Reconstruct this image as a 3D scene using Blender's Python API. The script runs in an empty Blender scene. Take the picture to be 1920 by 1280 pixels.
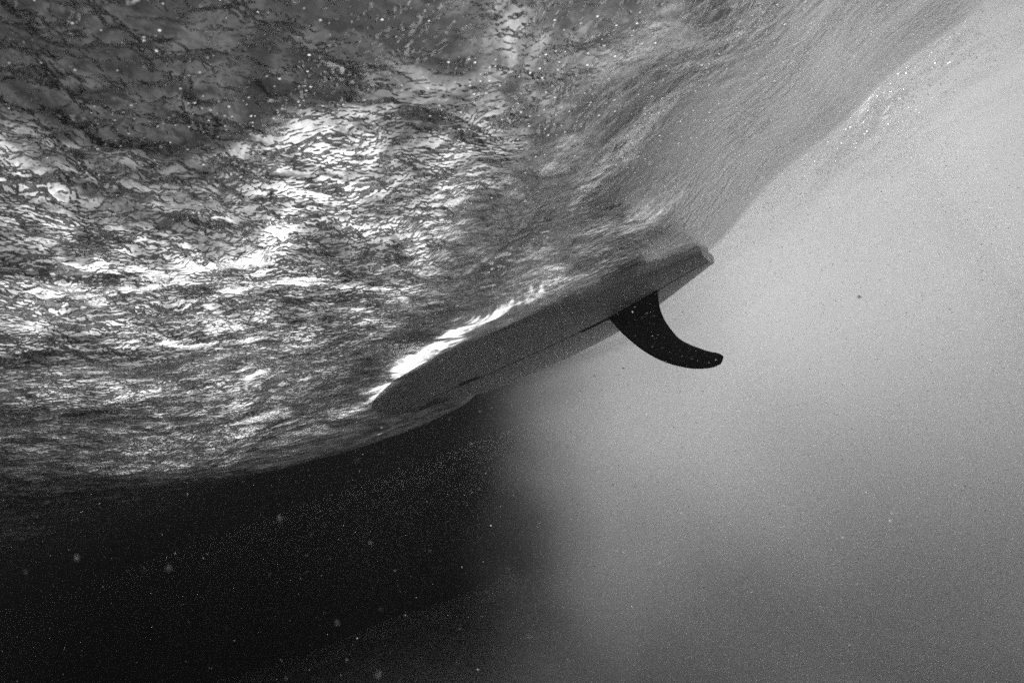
import bpy, bmesh, math, random
import numpy as np
from mathutils import Matrix, Vector

scene = bpy.context.scene
COL = scene.collection

# ------------------------------------------------------------------ camera
# world: Z up, camera at the origin about 0.8 m under the surface
CAM_M = Matrix(((0.9396926, 0.3420201, 0.0, 0.0),
                (0.0593912, -0.1631759, -0.9848078, 0.0),
                (-0.3368241, 0.9254166, -0.1736482, 0.0),
                (0, 0, 0, 1)))
cam_d = bpy.data.cameras.new("camera")
cam = bpy.data.objects.new("camera", cam_d)
COL.objects.link(cam)
cam.matrix_world = CAM_M
cam_d.sensor_width = 36.0
cam_d.lens = 21.45
cam_d.clip_start = 0.01
cam_d.clip_end = 500.0
cam_d.dof.use_dof = True
cam_d.dof.focus_distance = 1.95
cam_d.dof.aperture_fstop = 6.0
scene.camera = cam

# ------------------------------------------------------------------ sky, sun, exposure
SUN_EL, SUN_AZ = math.radians(55.0), math.radians(29.0)      # azimuth from +Y towards +X
world = bpy.data.worlds.new("World")
scene.world = world
world.use_nodes = True
wn, wl = world.node_tree.nodes, world.node_tree.links
wn.clear()
sky = wn.new("ShaderNodeTexSky")
sky.sky_type = 'NISHITA'
sky.sun_disc = False
sky.sun_elevation = SUN_EL
sky.sun_rotation = SUN_AZ
bw = wn.new("ShaderNodeRGBToBW")                             # black and white photograph
bg = wn.new("ShaderNodeBackground")
bg.inputs["Strength"].default_value = 0.085
wo = wn.new("ShaderNodeOutputWorld")
wl.new(sky.outputs[0], bw.inputs[0]); wl.new(bw.outputs[0], bg.inputs[0]); wl.new(bg.outputs[0], wo.inputs[0])

sun_d = bpy.data.lights.new("sun", 'SUN')
sun_d.energy = 5.0
sun_d.angle = math.radians(0.5)
sun_d.color = (1, 1, 1)
sun = bpy.data.objects.new("sun", sun_d)
COL.objects.link(sun)
sdir = Vector((math.cos(SUN_EL) * math.sin(SUN_AZ), math.cos(SUN_EL) * math.cos(SUN_AZ), math.sin(SUN_EL)))
sun.rotation_euler = sdir.to_track_quat('Z', 'Y').to_euler()
sun.location = sdir * 30

scene.view_settings.view_transform = 'Standard'
scene.view_settings.look = 'None'
scene.view_settings.gamma = 1.0
scene.view_settings.use_curve_mapping = False
scene.view_settings.exposure = 2.8

cy = scene.cycles
cy.use_denoising = False
cy.use_adaptive_sampling = False
cy.max_bounces = 8
cy.transparent_max_bounces = 12
cy.volume_bounces = 3
cy.diffuse_bounces = 2
cy.glossy_bounces = 3
cy.transmission_bounces = 6
cy.sample_clamp_indirect = 2.0
cy.sample_clamp_direct = 0.0

# ------------------------------------------------------------------ helpers
rng = np.random.default_rng(11)

def gray(v):
    return (v, v, v, 1.0)

def new_mat(name):
    m = bpy.data.materials.new(name)
    m.use_nodes = True
    m.node_tree.nodes.clear()
    return m, m.node_tree.nodes, m.node_tree.links

def node(n, t, **kw):
    x = n.new(t)
    for k, v in kw.items():
        if hasattr(x, k):
            setattr(x, k, v)
        else:
            x.inputs[k].default_value = v
    return x

def mesh_obj(name, verts, faces, mat, parent=None, smooth=True):
    me = bpy.data.meshes.new(name)
    verts = np.asarray(verts, dtype=np.float32)
    if isinstance(faces, np.ndarray):
        k = faces.shape[1]
        me.vertices.add(len(verts)); me.vertices.foreach_set("co", verts.ravel())
        me.loops.add(faces.size); me.loops.foreach_set("vertex_index", faces.astype(np.int32).ravel())
        me.polygons.add(len(faces))
        me.polygons.foreach_set("loop_start", np.arange(0, faces.size, k, dtype=np.int32))
        me.polygons.foreach_set("loop_total", np.full(len(faces), k, dtype=np.int32))
        me.update(calc_edges=True)
    else:
        me.from_pydata([tuple(map(float, v)) for v in verts], [], faces)
        me.update()
    me.polygons.foreach_set("use_smooth", np.full(len(me.polygons), smooth))
    if mat: me.materials.append(mat)
    o = bpy.data.objects.new(name, me)
    COL.objects.link(o)
    if parent is not None: o.parent = parent
    return o

# gradient noise on numpy arrays
_perm = np.random.default_rng(5).permutation(256); _perm = np.concatenate([_perm, _perm])
_ang = np.random.default_rng(6).uniform(0, 2 * np.pi, 256)
_gx, _gy = np.cos(_ang), np.sin(_ang)

def perlin(x, y):
    xi = np.floor(x).astype(np.int64); yi = np.floor(y).astype(np.int64)
    xf = x - xi; yf = y - yi
    u = xf * xf * xf * (xf * (xf * 6 - 15) + 10); v = yf * yf * yf * (yf * (yf * 6 - 15) + 10)
    def g(ix, iy, dx, dy):
        h = _perm[_perm[ix & 255] + (iy & 255)]
        return _gx[h] * dx + _gy[h] * dy
    a = g(xi, yi, xf, yf); b = g(xi + 1, yi, xf - 1, yf)
    c = g(xi, yi + 1, xf, yf - 1); d = g(xi + 1, yi + 1, xf - 1, yf - 1)
    return (a + u * (b - a)) * (1 - v) + (c + u * (d - c)) * v * 1.0

def fbm(x, y, octv, gain=0.5, lac=2.03):
    s = 0; a = 1.0
    for i in range(octv):
        s = s + a * perlin(x + 17.3 * i, y - 9.1 * i); a *= gain; x = x * lac; y = y * lac
    return s

def smooth(a, b, t):
    t = np.clip((t - a) / (b - a), 0, 1)
    return t * t * (3 - 2 * t)

# ------------------------------------------------------------------ water surface
TAIL = np.array([0.626, 1.762])
AX = np.array([-0.811, 0.585])          # along the wave trough, tail to nose
NX = np.array([-0.585, -0.811])         # towards the wave face (camera side)

def swell(x, y):
    """the wave: a trough under the board, a long rising face on the camera's side, a steep lip beyond."""
    s = (x - TAIL[0]) * AX[0] + (y - TAIL[1]) * AX[1]
    q = (x - TAIL[0]) * NX[0] + (y - TAIL[1]) * NX[1]
    base = 0.366 - 0.004 * smooth(0.1, 0.5, s) - 0.055 * smooth(0.8, 1.5, s) + 0.20 * smooth(1.7, 4.2, s)
    k = np.clip(-s, 0, 1.6)
    k = np.sqrt(k * k + 0.0036) - 0.06
    base = base + 0.40 * k / (k + 0.6) * (1 - 0.65 * smooth(0.1, 0.9, q)) + 0.014 * k / (k + 0.1) * np.sin(7.0 * s + 1.0) + 0.008 * k / (k + 0.1) * np.sin(19.0 * s)
    near = np.clip(q, 0, None)
    far = np.clip(-q - 0.02 - 0.40 * smooth(0.9, 1.6, s), 0, None)
    h = base + 0.11 * near + 0.065 * np.minimum(near, 2.6) ** 2
    h = h + (0.36 - 0.1 * smooth(0, 1.6, s)) * (1 - np.exp(-(far / 0.42) ** 1.6))
    return h

def ripple(x, y):
    """returns the height of the chop and a 0..1 field of painted dark dashes"""
    s = x * AX[0] + y * AX[1]
    q = x * NX[0] + y * NX[1]
    wx = fbm(x * 1.3 + 3, y * 1.3, 2) * 0.12
    wy = fbm(x * 1.3 - 8, y * 1.3 + 5, 2) * 0.12
    ss = (x - TAIL[0]) * AX[0] + (y - TAIL[1]) * AX[1]
    qq = (x - TAIL[0]) * NX[0] + (y - TAIL[1]) * NX[1]
    S, Q = x * 0.970 + y * 0.242 + wx, -x * 0.242 + y * 0.970 + wy          # chop on the face runs across the view
    calm = 0.22 + 0.78 * smooth(0.45, 1.0, qq + 0.22 * np.clip(ss, 0, 1.6))
    calm = calm * (1 - 0.7 * smooth(0.15, -0.25, ss) * smooth(1.15, 0.7, qq))
    calm = calm * (1 - 0.85 * np.exp(-((ss - 0.3) / 0.5) ** 2 - ((qq - 0.15) / 0.2) ** 2))
    rough = 0.18 + 1.35 * smooth(-0.25, 0.4, fbm(x * 1.6 + 20, y * 1.6, 4, 0.55))
    r1 = np.abs(perlin(S * 4.0, Q * 7.0 + 7))
    r2 = np.abs(perlin(S * 9.0 + 2, Q * 15.0) + 0.35 * perlin(S * 20, Q * 30))
    r3 = np.abs(perlin(S * 19 + 3, Q * 31) + 0.4 * perlin(S * 43, Q * 60))
    lull = 1 - 0.85 * smooth(0.35, -0.1, ss) * smooth(1.3, 0.85, qq)
    h = 0.045 * fbm(S * 0.9, Q * 1.5, 2) * smooth(0.1, 0.9, qq) * lull
    h += lull * 0.024 * perlin(S * 2.3 + 4, Q * 3.6) * calm
    h -= 0.020 * r1 * calm * (0.3 + 0.7 * np.minimum(rough, 1))
    h -= 0.016 * r2 * calm * rough
    h -= 0.0085 * r3 * rough * calm
    h += 0.0034 * fbm(x * 55, y * 55, 2, 0.6) * rough * (0.15 + 0.85 * calm)
    d1 = fbm(S * 5.0 + 31, Q * 17.0, 4, 0.55)                # short painted dashes along the crests, standing in for dark reflections
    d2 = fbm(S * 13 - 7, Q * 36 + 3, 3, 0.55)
    painted_dash = np.maximum(0.9 * smooth(0.30, 0.46, d1 + 0.25 * fbm(x * 1.5, y * 1.5, 2)), 0.8 * smooth(0.27, 0.42, d2 + 0.2 * fbm(x * 2.5 + 4, y * 2.5, 2)))
    return h, painted_dash * calm

N1, N2 = 1120, 1080
def warp(n, k, lo, hi, c):
    t = np.linspace(0, 1, n)
    a, b = np.arcsinh((lo - c) * k), np.arcsinh((hi - c) * k)
    return c + np.sinh(a + (b - a) * t) / k
gx = warp(N1, 1.7, -14.0, 12.0, -0.15)
gy = warp(N2, 1.7, -6.0, 18.0, 1.2)
X, Y = np.meshgrid(gx, gy)
edge = np.maximum(np.abs(X), np.abs(Y))
Z = swell(X, Y)
Z = Z * (1 - smooth(3.5, 9, edge)) + (0.75) * smooth(3.5, 9, edge)
RIP, PAINTED_DASHES = ripple(X, Y)
Z = Z + RIP
idx = np.arange(N1 * N2).reshape(N2, N1)
quads = np.stack([idx[:-1, :-1], idx[:-1, 1:], idx[1:, 1:], idx[1:, :-1]], -1).reshape(-1, 4)

# where foam and entrained air lie under the surface, and how clear, with light and dark areas painted in
# patches: s (along the trough), q (up the face), size s, size q, shear, change of cover, change of clearness
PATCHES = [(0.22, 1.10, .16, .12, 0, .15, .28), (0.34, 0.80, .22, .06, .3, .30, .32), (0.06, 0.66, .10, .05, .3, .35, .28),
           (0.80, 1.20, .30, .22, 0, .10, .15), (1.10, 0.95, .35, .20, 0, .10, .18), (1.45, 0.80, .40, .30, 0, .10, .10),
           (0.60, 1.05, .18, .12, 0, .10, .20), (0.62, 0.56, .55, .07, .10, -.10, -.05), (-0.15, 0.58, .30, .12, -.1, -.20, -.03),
           (-0.42, 0.45, .22, .25, 0, -.15, -.03), (0.95, 0.36, .30, .055, .05, .95, 1.0), (1.75, -0.10, .12, .03, 0, .9, .25), (1.65, 0.35, .30, .22, 0, .35, .10), (0.60, 0.38, .30, .06, 0, .75, .45),  # thin patch past the nose paints a splash reflection
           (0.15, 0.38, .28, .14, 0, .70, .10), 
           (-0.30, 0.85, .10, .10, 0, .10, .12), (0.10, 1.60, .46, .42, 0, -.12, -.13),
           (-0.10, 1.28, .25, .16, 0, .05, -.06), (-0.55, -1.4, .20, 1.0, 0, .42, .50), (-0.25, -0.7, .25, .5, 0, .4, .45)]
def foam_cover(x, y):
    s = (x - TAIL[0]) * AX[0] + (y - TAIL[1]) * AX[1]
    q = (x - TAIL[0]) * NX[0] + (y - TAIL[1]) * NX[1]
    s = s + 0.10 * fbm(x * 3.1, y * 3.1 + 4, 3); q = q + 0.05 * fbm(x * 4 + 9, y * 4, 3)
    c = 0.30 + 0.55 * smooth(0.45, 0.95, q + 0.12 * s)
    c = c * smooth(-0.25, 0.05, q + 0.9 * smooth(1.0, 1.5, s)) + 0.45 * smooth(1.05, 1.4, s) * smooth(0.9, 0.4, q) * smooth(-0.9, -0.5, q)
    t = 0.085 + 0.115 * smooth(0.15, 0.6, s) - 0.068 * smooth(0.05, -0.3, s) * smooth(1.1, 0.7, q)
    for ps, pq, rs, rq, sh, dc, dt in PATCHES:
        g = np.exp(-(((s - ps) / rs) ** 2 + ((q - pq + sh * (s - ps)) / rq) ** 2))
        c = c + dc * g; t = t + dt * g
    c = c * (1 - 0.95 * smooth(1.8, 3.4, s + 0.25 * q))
    t = t * (1 - 0.92 * smooth(1.9, 3.0, s + 0.2 * q))  # distant fade into dark water painted into the foam brightness
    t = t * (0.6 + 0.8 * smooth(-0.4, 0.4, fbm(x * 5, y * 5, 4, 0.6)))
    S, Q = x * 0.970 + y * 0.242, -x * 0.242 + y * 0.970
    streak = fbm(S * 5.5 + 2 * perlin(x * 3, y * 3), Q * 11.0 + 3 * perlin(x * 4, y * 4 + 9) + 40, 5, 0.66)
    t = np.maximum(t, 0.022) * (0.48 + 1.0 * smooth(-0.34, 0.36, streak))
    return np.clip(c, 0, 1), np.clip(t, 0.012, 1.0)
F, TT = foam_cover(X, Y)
TT = TT * (1 - 0.8 * PAINTED_DASHES)  # dark reflections of the ripples painted into the foam's transmission
F = F * (1 - 0.25 * PAINTED_DASHES)

m, n, l = new_mat("sea_surface")
geo = node(n, "ShaderNodeNewGeometry")
tc = node(n, "ShaderNodeTexCoord")
att = node(n, "ShaderNodeAttribute", attribute_name="foam")
att2 = node(n, "ShaderNodeAttribute", attribute_name="painted_clearness")

def math_(op, a_, b_=0.0, c_=0.0):
    x = node(n, "ShaderNodeMath", operation=op)
    for i, v in enumerate((a_, b_, c_)):
        if hasattr(v, "links"): l.new(v, x.inputs[i])
        else: x.inputs[i].default_value = v
    return x.outputs[0]
def rng_(src, f0, f1, t0, t1, kind='LINEAR'):
    x = node(n, "ShaderNodeMapRange", interpolation_type=kind)
    x.inputs["From Min"].default_value = f0; x.inputs["From Max"].default_value = f1
    x.inputs["To Min"].default_value = t0; x.inputs["To Max"].default_value = t1
    l.new(src, x.inputs["Value"]); return x.outputs[0]
def mapping(deg, stretch):
    x = node(n, "ShaderNodeMapping", vector_type='TEXTURE')
    x.inputs["Rotation"].default_value = (0, 0, math.radians(deg)); x.inputs["Scale"].default_value = (stretch, 1, 1)
    l.new(tc.outputs["Object"], x.inputs[0]); return x.outputs[0]
def noise_(vec, sc, det, ro, dist):
    x = node(n, "ShaderNodeTexNoise", Scale=sc, Detail=det, Roughness=ro, Distortion=dist)
    l.new(vec, x.inputs["Vector"]); return x.outputs["Fac"]
def bump_(h, strength, dist):
    x = node(n, "ShaderNodeBump", Strength=strength, Distance=dist); l.new(h, x.inputs["Height"]); return x.outputs[0]
def shader(t, normal=None, **kw):
    x = node(n, t, **kw)
    if normal is not None: l.new(normal, x.inputs["Normal"])
    return x
def mix_(f, a_, b_):
    x = node(n, "ShaderNodeMixShader")
    if hasattr(f, "links"): l.new(f, x.inputs[0])
    else: x.inputs[0].default_value = f
    l.new(a_.outputs[0], x.inputs[1]); l.new(b_.outputs[0], x.inputs[2]); return x
cover, painted_clearness = att.outputs["Fac"], att2.outputs["Fac"]
rough = node(n, "ShaderNodeAttribute", attribute_name="roughness_of_water").outputs["Fac"]
m_face, m_trough = mapping(14, 1.1), mapping(-36, 1.7)
h1 = noise_(m_face, 10.0, 4.0, 0.64, 0.2)                    # capillary streaks on the wave face
h2 = noise_(m_trough, 42.0, 5.0, 0.6, 0.6)                   # finer streaks along the trough
hm = node(n, "ShaderNodeMix"); l.new(rough, hm.inputs[0]); l.new(h2, hm.inputs[2]); l.new(h1, hm.inputs[3])
ripple_h = hm.outputs[0]
b_water = bump_(ripple_h, 0.5, 0.014)
patchy = rng_(noise_(m_trough, 3.2, 4.0, 0.6, 0.5), 0.42, 0.62, 0.03, 0.42, 'SMOOTHSTEP')     # squalls of ripples between glassy lanes
l.new(patchy, b_water.node.inputs["Strength"])
b_face = bump_(ripple_h, 1.0, 0.070)
l.new(math_('MAXIMUM', rough, math_('MULTIPLY', patchy, 0.7)), b_face.node.inputs["Strength"])
# clear water: mirror beyond the critical angle, window to the sky inside it
fres = node(n, "ShaderNodeFresnel", IOR=1.333); l.new(b_water, fres.inputs["Normal"])
tr = shader("ShaderNodeBsdfTransparent", Color=gray(0.95))
gl = shader("ShaderNodeBsdfGlossy", b_water, Color=gray(0.95), Roughness=0.05)
water = mix_(fres.outputs[0], tr, gl)
# aerated water and foam: milky, glows with the light that comes through, its wet facets mirror the dark below
n2 = noise_(m_face, 15.0, 7.0, 0.7, 0.7)
n4 = noise_(m_trough, 120.0, 3.0, 0.6, 0.0)
cov = math_('ADD', math_('MULTIPLY_ADD', n2, 0.9, cover), math_('MULTIPLY', n4, 0.4))
famount = rng_(cov, 1.02, 1.22, 0.42, 0.98)
grain = math_('MULTIPLY_ADD', n4, 1.0, math_('MULTIPLY_ADD', n2, 2.4, -0.7))
glow = math_('MULTIPLY', math_('MULTIPLY', painted_clearness, 0.78), math_('MAXIMUM', grain, 0.1))
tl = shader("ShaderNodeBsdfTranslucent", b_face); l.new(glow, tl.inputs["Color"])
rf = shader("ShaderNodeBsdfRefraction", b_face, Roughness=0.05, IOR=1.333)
l.new(math_('MINIMUM', math_('MULTIPLY', painted_clearness, 1.25), 0.9), rf.inputs["Color"])
fres2 = node(n, "ShaderNodeFresnel", IOR=1.333); l.new(b_face, fres2.inputs["Normal"])
gl2 = shader("ShaderNodeBsdfGlossy", b_face, Color=gray(0.95), Roughness=0.04)
milky = mix_(0.35, tl, rf)
wet = mix_(math_('MULTIPLY', fres2.outputs[0], rng_(painted_clearness, 0.5, 0.9, 0.92, 0.4)), milky, gl2)
surf_mix = mix_(famount, water, wet)
# painted sparkles: small clear holes in the foam that open on the sky
vo = node(n, "ShaderNodeTexVoronoi", Scale=185.0); l.new(mapping(14, 1.5), vo.inputs["Vector"])
sepc = node(n, "ShaderNodeSeparateColor"); l.new(vo.outputs["Color"], sepc.inputs[0])
n5 = noise_(m_face, 5.0, 5.0, 0.65, 0.0)
pick = math_('LESS_THAN', sepc.outputs[0], math_('MULTIPLY_ADD', n5, 2.3, -0.93))
ins = math_('LESS_THAN', vo.outputs["Distance"], math_('MULTIPLY_ADD', sepc.outputs[1], 0.24, 0.05))
lens = math_('MULTIPLY', math_('MULTIPLY', pick, ins), math_('MULTIPLY_ADD', sepc.outputs[2], 0.6, 0.25))
surf_all = mix_(lens, surf_mix, tr)
out = node(n, "ShaderNodeOutputMaterial"); l.new(surf_all.outputs[0], out.inputs["Surface"])
SEA = m

surf = mesh_obj("water_surface", np.stack([X.ravel(), Y.ravel(), Z.ravel()], 1), quads, SEA)
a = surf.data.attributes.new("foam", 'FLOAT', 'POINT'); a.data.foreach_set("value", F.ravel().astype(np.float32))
a = surf.data.attributes.new("painted_clearness", 'FLOAT', 'POINT'); a.data.foreach_set("value", TT.ravel().astype(np.float32))
surf["kind"] = "structure"
surf["label"] = "rippled underside of a breaking wave with trapped foam"

ss_ = (X - TAIL[0]) * AX[0] + (Y - TAIL[1]) * AX[1]; qq_ = (X - TAIL[0]) * NX[0] + (Y - TAIL[1]) * NX[1]
RW = np.maximum(smooth(0.55, 0.95, qq_ + 0.35 * ss_ + 0.15 * fbm(X * 2, Y * 2, 3)), 0.8 * np.exp(-((ss_ - 0.2) / 0.3) ** 2 - ((qq_ - 0.36) / 0.22) ** 2))
a = surf.data.attributes.new("roughness_of_water", 'FLOAT', 'POINT'); a.data.foreach_set("value", RW.ravel().astype(np.float32))

# ------------------------------------------------------------------ seabed
gx2 = np.linspace(-14, 12, 120); gy2 = np.linspace(-6, 18, 120)
X2, Y2 = np.meshgrid(gx2, gy2)
Z2 = -3.1 + 1.45 * smooth(-0.8, 0.9, X2) + 0.15 * fbm(X2 * 0.3, Y2 * 0.3, 3) + 0.03 * np.sin((X2 + 0.5 * Y2) * 9 + 3 * fbm(X2, Y2, 2))
id2 = np.arange(120 * 120).reshape(120, 120)
q2 = np.stack([id2[:-1, :-1], id2[:-1, 1:], id2[1:, 1:], id2[1:, :-1]], -1).reshape(-1, 4)
m, n, l = new_mat("sand")
nt = node(n, "ShaderNodeTexNoise", Scale=40.0, Detail=6.0)
cr = node(n, "ShaderNodeMapRange"); cr.inputs["To Min"].default_value = 0.36; cr.inputs["To Max"].default_value = 0.52
l.new(nt.outputs["Fac"], cr.inputs["Value"])
pb = node(n, "ShaderNodeBsdfPrincipled", Roughness=0.95)
l.new(cr.outputs[0], pb.inputs["Base Color"])
out = node(n, "ShaderNodeOutputMaterial"); l.new(pb.outputs[0], out.inputs["Surface"])
bed = mesh_obj("seabed", np.stack([X2.ravel(), Y2.ravel(), Z2.ravel()], 1), q2, m)
bed["kind"] = "structure"

# ------------------------------------------------------------------ the murky water
m, n, l = new_mat("murky_water")
pv = node(n, "ShaderNodeVolumePrincipled")
pv.inputs["Color"].default_value = gray(0.03)
pv.inputs["Absorption Color"].default_value = gray(0.0)
pv.inputs["Density"].default_value = 0.30
pv.inputs["Anisotropy"].default_value = 0.78
out = node(n, "ShaderNodeOutputMaterial"); l.new(pv.outputs[0], out.inputs["Volume"])
bx = [(-16, -8, -5), (14, -8, -5), (14, 20, -5), (-16, 20, -5), (-16, -8, 1.35), (14, -8, 1.35), (14, 20, 1.35), (-16, 20, 1.35)]
hz = mesh_obj("haze", bx, [(0, 3, 2, 1), (4, 5, 6, 7), (0, 1, 5, 4), (1, 2, 6, 5), (2, 3, 7, 6), (3, 0, 4, 7)], m, smooth=False)
hz["kind"] = "stuff"

# cloud of stirred-up sand beyond the board, sunlit through the clear water behind the wave
m, n, l = new_mat("sand_cloud")
pv = node(n, "ShaderNodeVolumePrincipled")
pv.inputs["Color"].default_value = gray(0.985)
pv.inputs["Anisotropy"].default_value = 0.18
tc = node(n, "ShaderNodeTexCoord")
sep = node(n, "ShaderNodeSeparateXYZ"); l.new(tc.outputs["Object"], sep.inputs[0])
nz = node(n, "ShaderNodeTexNoise", Scale=0.9, Detail=3.0, Roughness=0.55)
l.new(tc.outputs["Object"], nz.inputs["Vector"])
def math2(op, a_, b_):
    x = node(n, "ShaderNodeMath", operation=op)
    for i, v in enumerate((a_, b_)):
        if hasattr(v, "links"): l.new(v, x.inputs[i])
        else: x.inputs[i].default_value = v
    return x.outputs[0]
def ramp(src, lo, hi):
    x = node(n, "ShaderNodeMapRange", interpolation_type='SMOOTHSTEP')
    x.inputs["From Min"].default_value = lo; x.inputs["From Max"].default_value = hi
    l.new(src, x.inputs["Value"]); return x.outputs[0]
wob = math2('MULTIPLY', math2('SUBTRACT', nz.outputs["Fac"], 0.5), 1.3)
ex = math2('ADD', math2('SUBTRACT', sep.outputs[0], math2('MULTIPLY', sep.outputs[2], 0.18)), wob)
ey = math2('ADD', math2('ADD', sep.outputs[1], math2('MULTIPLY', sep.outputs[0], 0.85)), math2('MULTIPLY', wob, 0.35))
dn = math2('MULTIPLY', ramp(ex, -0.65, 1.7), ramp(ey, 2.7, 3.5))
dn = math2('MULTIPLY', dn, math2('MAXIMUM', math2('SUBTRACT', math2('MULTIPLY', nz.outputs["Fac"], 2.6), 0.3), 0.15))
dn = math2('MULTIPLY', dn, ramp(sep.outputs[2], -2.5, -1.0))
dn = math2('MULTIPLY', dn, math2('SUBTRACT', 1.0, math2('MULTIPLY', ramp(sep.outputs[2], -0.4, 0.5), 0.6)))
dn = math2('MULTIPLY', dn, 1.0)
l.new(dn, pv.inputs["Density"])
out = node(n, "ShaderNodeOutputMaterial"); l.new(pv.outputs[0], out.inputs["Volume"])
gu = np.linspace(-1.2, 7.0, 60); gv = np.linspace(0.0, 7.5, 60)
GU, GV = np.meshgrid(gu, gv)
top = swell(GU, GV)
ed_ = np.maximum(np.abs(GU), np.abs(GV))
top = top * (1 - smooth(3.5, 9, ed_)) + 0.75 * smooth(3.5, 9, ed_) - 0.045     # just under the water surface
cv = np.concatenate([np.stack([GU.ravel(), GV.ravel(), top.ravel()], 1), np.stack([GU.ravel(), GV.ravel(), np.full(3600, -3.0)], 1)])
gi = np.arange(3600).reshape(60, 60)
tq = np.stack([gi[:-1, :-1], gi[:-1, 1:], gi[1:, 1:], gi[1:, :-1]], -1).reshape(-1, 4)
rim = np.concatenate([gi[0, :-1], gi[:-1, -1], gi[-1, :0:-1], gi[:0:-1, 0]])
rn = np.roll(rim, -1)
sq = np.stack([rn, rim, rim + 3600, rn + 3600], 1)
cl = mesh_obj("sand_cloud", cv, np.concatenate([tq, tq[:, ::-1] + 3600, sq]), m, smooth=False)
cl["kind"] = "stuff"

# ------------------------------------------------------------------ surfboard
BOARD_M = Matrix(((-0.8049373, -0.5460612, 0.2321488, 0.5998319),
                  (0.5826101, -0.8014884, 0.1348399, 1.7471710),
                  (0.1124337, 0.2437899, 0.9632887, 0.2311187),
                  (0, 0, 0, 1)))
board = bpy.data.objects.new("surfboard", None)
board.empty_display_size = 0.2
COL.objects.link(board)
board.matrix_world = BOARD_M
board["label"] = "grey surfboard seen from below with one black curved fin"
board["category"] = "surfboard"

BL = 1.40
def half_w(x):
    t = 1 - np.clip(x / 1.15, 0, 1)
    w = 0.046 + (0.278 - 0.046) * (1 - t ** 2)
    nz = np.clip((x - 0.98) / (BL - 0.98), 0, 1)
    return w * np.sqrt(np.clip(1 - nz ** 2.6, 0, 1)) + 0.001
def z_bot(x):
    return np.interp(x, [0, .09, .174, .27, .356, .467, .7, 1.0, 1.18, 1.26, 1.33, 1.40],
                     [.109, .091, .073, .054, .038, .024, .000, -.028, -.038, -.034, -.002, .055])
def vee(x):
    return np.interp(x, [0, 0.3, 0.6, 1.0, 1.8], [0.006, 0.012, 0.020, 0.030, 0.03])
def thick(x):
    return np.interp(x, [0, 0.2, 0.6, 1.1, 1.27, 1.40], [0.030, 0.045, 0.062, 0.066, 0.045, 0.016])

nxs = 140
xs = np.concatenate([np.linspace(0, 0.03, 5)[:-1], np.linspace(0.03, BL - 0.1, nxs), BL - 0.1 + 0.1 * np.sin(np.linspace(0, np.pi / 2, 14))[1:]])
def smooth_tab(f, x):
    return (f(np.clip(x - .04, 0, BL)) + f(x) * 2 + f(np.clip(x + .04, 0, BL))) / 4
ring = []
nb = 13
vv = []
for x in xs:
    w = float(half_w(x)); zb = float(smooth_tab(z_bot, x)); ve = float(vee(x)); th = float(thick(x))
    r = min(th * 0.42, w * 0.5)
    prof = []
    for u in np.linspace(-1, 1, nb):                         # bottom, far rail to near rail
        yy = u * (w - r * 0.55)
        prof.append((yy, zb + ve * u * u))
    for a_ in np.linspace(-70, 90, 7):                       # near rail
        ca, sa = math.cos(math.radians(a_)), math.sin(math.radians(a_))
        prof.append((w - r * 0.55 + r * 0.55 * ca, zb + ve + r + r * sa))
    for u in np.linspace(0.85, -0.85, 7):                    # deck
        prof.append((u * (w - r * .55), zb + ve + 2 * r + (th - 2 * r) * (1 - abs(u) ** 2.2)))
    for a_ in np.linspace(90, -70, 7):
        ca, sa = math.cos(math.radians(a_)), math.sin(math.radians(a_))
        prof.append((-(w - r * 0.55) - r * 0.55 * ca, zb + ve + r + r * sa))
    vv.append([(x, p[0], p[1]) for p in prof])
nr = len(vv[0])
V = np.array(vv).reshape(-1, 3)
Fc = []
for i in range(len(xs) - 1):
    for j in range(nr):
        k = (j + 1) % nr
        Fc.append((i * nr + j, (i + 1) * nr + j, (i + 1) * nr + k, i * nr + k))
Fc.append(tuple(range(nr)))
Fc.append(tuple(reversed(range((len(xs) - 1) * nr, len(xs) * nr))))
m, n, l = new_mat("board_resin")
nt = node(n, "ShaderNodeTexNoise", Scale=14.0, Detail=5.0)
tcb = node(n, "ShaderNodeTexCoord"); l.new(tcb.outputs["Object"], nt.inputs["Vector"])
cr = node(n, "ShaderNodeMapRange"); cr.inputs["To Min"].default_value = 0.74; cr.inputs["To Max"].default_value = 0.84
l.new(nt.outputs["Fac"], cr.inputs["Value"])
pb = node(n, "ShaderNodeBsdfPrincipled", Roughness=0.35)
pb.inputs["Specular IOR Level"].default_value = 0.25
l.new(cr.outputs[0], pb.inputs["Base Color"])
out = node(n, "ShaderNodeOutputMaterial"); l.new(pb.outputs[0], out.inputs["Surface"])
hull = mesh_obj("hull", V, Fc, m, board)
hull.data.polygons[len(Fc) - 2].use_smooth = False
RESIN = m

def simple(name, base, rough, spec=0.3, noise=None):
    m, n, l = new_mat(name)
    pb = node(n, "ShaderNodeBsdfPrincipled", Roughness=rough)
    pb.inputs["Base Color"].default_value = gray(base)
    pb.inputs["Specular IOR Level"].default_value = spec
    if noise:
        t = node(n, "ShaderNodeTexNoise", Scale=noise[0], Detail=6.0)
        c = node(n, "ShaderNodeTexCoord"); l.new(c.outputs["Object"], t.inputs["Vector"])
        r = node(n, "ShaderNodeMapRange"); r.inputs["To Min"].default_value = noise[1]; r.inputs["To Max"].default_value = noise[2]
        l.new(t.outputs["Fac"], r.inputs["Value"]); l.new(r.outputs[0], pb.inputs["Base Color"])
    o = node(n, "ShaderNodeOutputMaterial"); l.new(pb.outputs[0], o.inputs["Surface"])
    return m
DARK = simple("stringer_wood", 0.28, 0.5, 0.2, (60, 0.22, 0.34))
BLACK = simple("fin_black", 0.012, 0.4, 0.25, (90, 0.008, 0.02))
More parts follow.
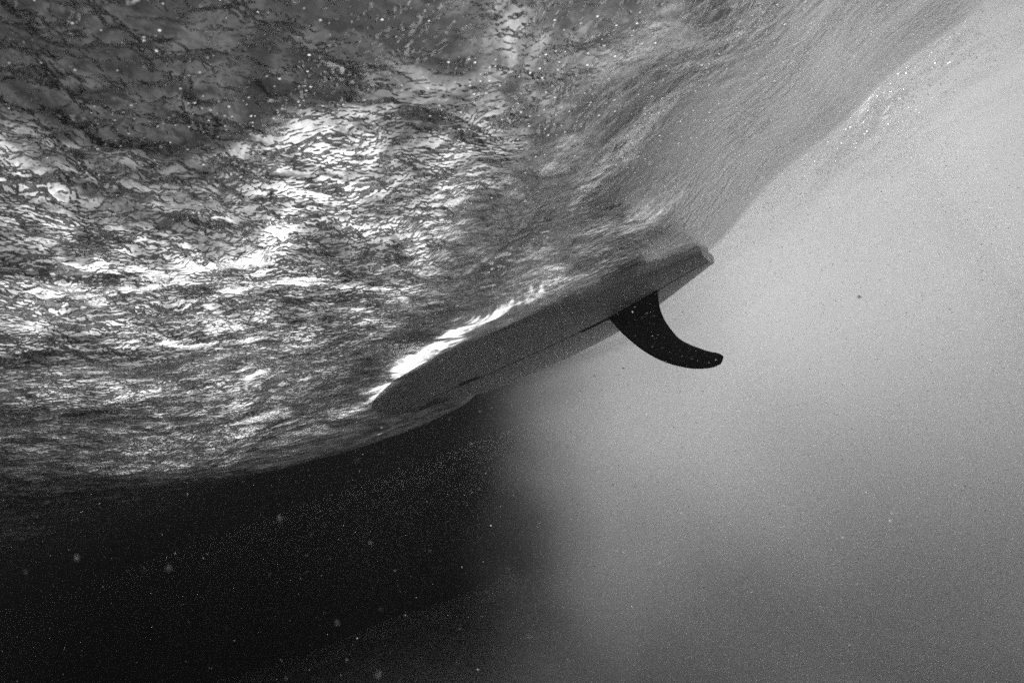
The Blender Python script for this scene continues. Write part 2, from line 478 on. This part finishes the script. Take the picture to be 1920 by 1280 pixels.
BOX = simple("fin_box_plastic", 0.012, 0.5, 0.2)

def strip(name, x0, x1, w, z_up, mat, nseg=60):
    """a thin inlay that follows the bottom curve and stands a hair proud of it"""
    vs, fs = [], []
    for i, x in enumerate(np.linspace(x0, x1, nseg)):
        z = float(smooth_tab(z_bot, x))
        vs += [(x, -w / 2, z - z_up), (x, w / 2, z - z_up), (x, w / 2, z + 0.004), (x, -w / 2, z + 0.004)]
        if i:
            a_, b_ = 4 * (i - 1), 4 * i
            for j in range(4):
                fs.append((a_ + j, a_ + (j + 1) % 4, b_ + (j + 1) % 4, b_ + j))
    fs.append((3, 2, 1, 0)); e = 4 * (nseg - 1); fs.append((e, e + 1, e + 2, e + 3))
    return mesh_obj(name, vs, fs, mat, board, smooth=False)
strip("stringer", 0.006, BL - 0.06, 0.0035, 0.0008, DARK, 120)
strip("fin_box", 0.172, 0.470, 0.013, 0.0016, BOX, 30)

# dark emblem on the bottom towards the nose
vs, fs = [], []
for i, x in enumerate(np.linspace(0.93, 1.04, 12)):
    t = (i / 11) * 2 - 1
    wv = 0.012 * math.sqrt(max(0.02, 1 - t * t)) * (1 + 0.35 * math.sin(i * 2.1))
    z = float(smooth_tab(z_bot, x)) - 0.0022
    vs += [(x, 0.012 - wv, z), (x, 0.012 + wv, z), (x, 0.012 + wv, z + .004), (x, 0.012 - wv, z + .004)]
    if i:
        a_, b_ = 4 * (i - 1), 4 * i
        for j in range(4):
            fs.append((a_ + j, a_ + (j + 1) % 4, b_ + (j + 1) % 4, b_ + j))
fs.append((3, 2, 1, 0)); fs.append((44, 45, 46, 47))
mesh_obj("emblem", vs, fs, simple("faded_ink", 0.16, 0.6), board, smooth=False)

# fin: outline in the board's x-z plane, foil thickness
lead = [(.358, .040), (.3123, -.0321), (.2498, -.1056), (.1872, -.1559), (.1251, -.188), (.090, -.199), (.0629, -.2035), (.044, -.2035), (.0275, -.1999)]
trail = [(.1742, .0735), (.1768, .0206), (.1701, -.0199), (.1583, -.051), (.1365, -.0911), (.1109, -.1166), (.0819, -.1377), (.056, -.1544), (.0245, -.1708), (.016, -.182)]
def resample(p, m_):
    p = np.array(p)
    t = np.concatenate([[0], np.cumsum(np.linalg.norm(np.diff(p, axis=0), axis=1))]); t /= t[-1]
    # Catmull-Rom
    out_ = []
    for u in np.linspace(0, 1, m_):
        i = min(np.searchsorted(t, u, side='right') - 1, len(p) - 2)
        f_ = (u - t[i]) / (t[i + 1] - t[i])
        p0 = p[max(i - 1, 0)]; p1 = p[i]; p2 = p[i + 1]; p3 = p[min(i + 2, len(p) - 1)]
        out_.append(0.5 * ((2 * p1) + (-p0 + p2) * f_ + (2 * p0 - 5 * p1 + 4 * p2 - p3) * f_ ** 2 + (-p0 + 3 * p1 - 3 * p2 + p3) * f_ ** 3))
    return np.array(out_)
LE, TE = resample(lead, 40), resample(trail, 40)
LE[0, 1] = TE[0, 1] = 0; LE[0] = (.358, .042); TE[0] = (.1742, .078)
NC = 11
fv, ff = [], []
for side in (1, -1):
    for i in range(40):
        T = 0.0055 * (1 - 0.62 * i / 39)
        for j in range(NC):
            c = j / (NC - 1)
            p = LE[i] * (1 - c) + TE[i] * c
            th = T * (math.sqrt(c) * 1.55 * (1 - c) ** 0.9 + 0.02)
            fv.append((p[0], side * th, p[1]))
n0 = 40 * NC
for i in range(39):
    for j in range(NC - 1):
        a_, b_, c_, d_ = i * NC + j, i * NC + j + 1, (i + 1) * NC + j + 1, (i + 1) * NC + j
        ff.append((a_, b_, c_, d_)); ff.append((n0 + d_, n0 + c_, n0 + b_, n0 + a_))
    for j in (0, NC - 1):
        a_, d_ = i * NC + j, (i + 1) * NC + j
        q_ = (a_, d_, n0 + d_, n0 + a_)
        ff.append(q_ if j == 0 else tuple(reversed(q_)))
for j in range(NC - 1):
    a_, b_ = 39 * NC + j, 39 * NC + j + 1
    ff.append((a_, b_, n0 + b_, n0 + a_))
mesh_obj("fin", fv, ff, BLACK, board)

# ------------------------------------------------------------------ particles in the water
def specks(name, pts, rad, mat):
    base = np.array([(1, 0, 0), (-1, 0, 0), (0, 1, 0), (0, -1, 0), (0, 0, 1), (0, 0, -1)], float)
    tri = np.array([(0, 2, 4), (2, 1, 4), (1, 3, 4), (3, 0, 4), (2, 0, 5), (1, 2, 5), (3, 1, 5), (0, 3, 5)])
    k = len(pts)
    sc = rad[:, None, None] * (0.6 + 0.8 * rng.random((k, 6, 1)))
    v = pts[:, None, :] + base[None] * sc
    f_ = tri[None] + (np.arange(k) * 6)[:, None, None]
    return mesh_obj(name, v.reshape(-1, 3), f_.reshape(-1, 3), mat)
WHITE, n, l = new_mat("pale_speck")                          # tiny clear-white bubbles and shell bits: they glow against the light
t_ = node(n, "ShaderNodeBsdfTranslucent", Color=gray(0.95)); d_ = node(n, "ShaderNodeBsdfDiffuse", Color=gray(0.85))
x_ = node(n, "ShaderNodeMixShader"); x_.inputs[0].default_value = 0.4
l.new(t_.outputs[0], x_.inputs[1]); l.new(d_.outputs[0], x_.inputs[2])
o_ = node(n, "ShaderNodeOutputMaterial"); l.new(x_.outputs[0], o_.inputs["Surface"])
def scatter(k, near, span, power, xr, yr):
    px = rng.uniform(xr[0], xr[1], k); py_ = rng.uniform(yr[0], yr[1], k)
    d = near + span * rng.random(k) ** power
    c = np.stack([px * d, py_ * d, -d], 1) @ np.array(CAM_M)[:3, :3].T
    return c[c[:, 2] < swell(c[:, 0], c[:, 1]) - 0.07]
pc = scatter(8000, 0.55, 2.1, 0.75, (-1.1, 1.1), (-0.75, 0.75))
rad = 0.0004 + 0.0016 * rng.random(len(pc)) ** 7
p2 = scatter(5000, 1.05, 0.6, 1.0, (-0.6, 0.8), (-0.5, 0.5)); p2 = p2[rng.random(len(p2)) < np.exp(-((p2[:, 0] - 0.1) / 0.5) ** 2 - ((p2[:, 2] - 0.15) / 0.35) ** 2)]; r2 = 0.0004 + 0.0005 * rng.random(len(p2)) ** 2
p3 = scatter(140, 0.28, 0.35, 1.0, (-1.1, 0.3), (-0.75, 0.1)); r3 = 0.0005 + 0.0009 * rng.random(len(p3)) ** 2
pc = np.concatenate([pc, p2, p3]); rad = np.concatenate([rad, r2, r3])
pt_o = specks("suspended_particles", pc, rad, WHITE)
pt_o["kind"] = "stuff"
# coarser sand carried in the sunlit water on the right
pc = scatter(30000, 0.8, 2.4, 0.8, (0.0, 1.2), (-0.8, 0.35))
pc = pc[rng.random(len(pc)) < smooth(-0.15, 0.75, pc[:, 0] - 0.3 * pc[:, 2] - 0.25 * pc[:, 1] + 0.3)]
rad = 0.0005 + 0.0008 * rng.random(len(pc)) ** 2
gr = specks("sand_grains", pc, rad, simple("wet_sand_grain", 0.45, 0.8, 0.3))
gr["kind"] = "stuff"

# bubbles trailing under the lip beyond the board
k = 8000
bs = rng.uniform(-1.05, 0.0, k); bq = -0.08 - 1.9 * rng.random(k) ** 1.8
x_ = TAIL[0] + bs * AX[0] + bq * NX[0]; y_ = TAIL[1] + bs * AX[1] + bq * NX[1]
z_ = swell(x_, y_) - 0.05 - 0.10 * rng.random(k) ** 2
keep = fbm(x_ * 2.2, y_ * 2.2, 3) > -0.05
GLINT, n, l = new_mat("bubble_glint")
t_ = node(n, "ShaderNodeBsdfTransparent", Color=gray(1.0)); d_ = node(n, "ShaderNodeBsdfGlossy", Color=gray(0.95), Roughness=0.3)
x2_ = node(n, "ShaderNodeMixShader"); x2_.inputs[0].default_value = 0.18
l.new(t_.outputs[0], x2_.inputs[1]); l.new(d_.outputs[0], x2_.inputs[2])
o_ = node(n, "ShaderNodeOutputMaterial"); l.new(x2_.outputs[0], o_.inputs["Surface"])
bub = specks("air_bubbles", np.stack([x_, y_, z_], 1)[keep], (0.0008 + 0.0036 * rng.random(k) ** 3)[keep], GLINT)
bub.data.polygons.foreach_set("use_smooth", np.zeros(len(bub.data.polygons), bool))
bub["kind"] = "stuff"
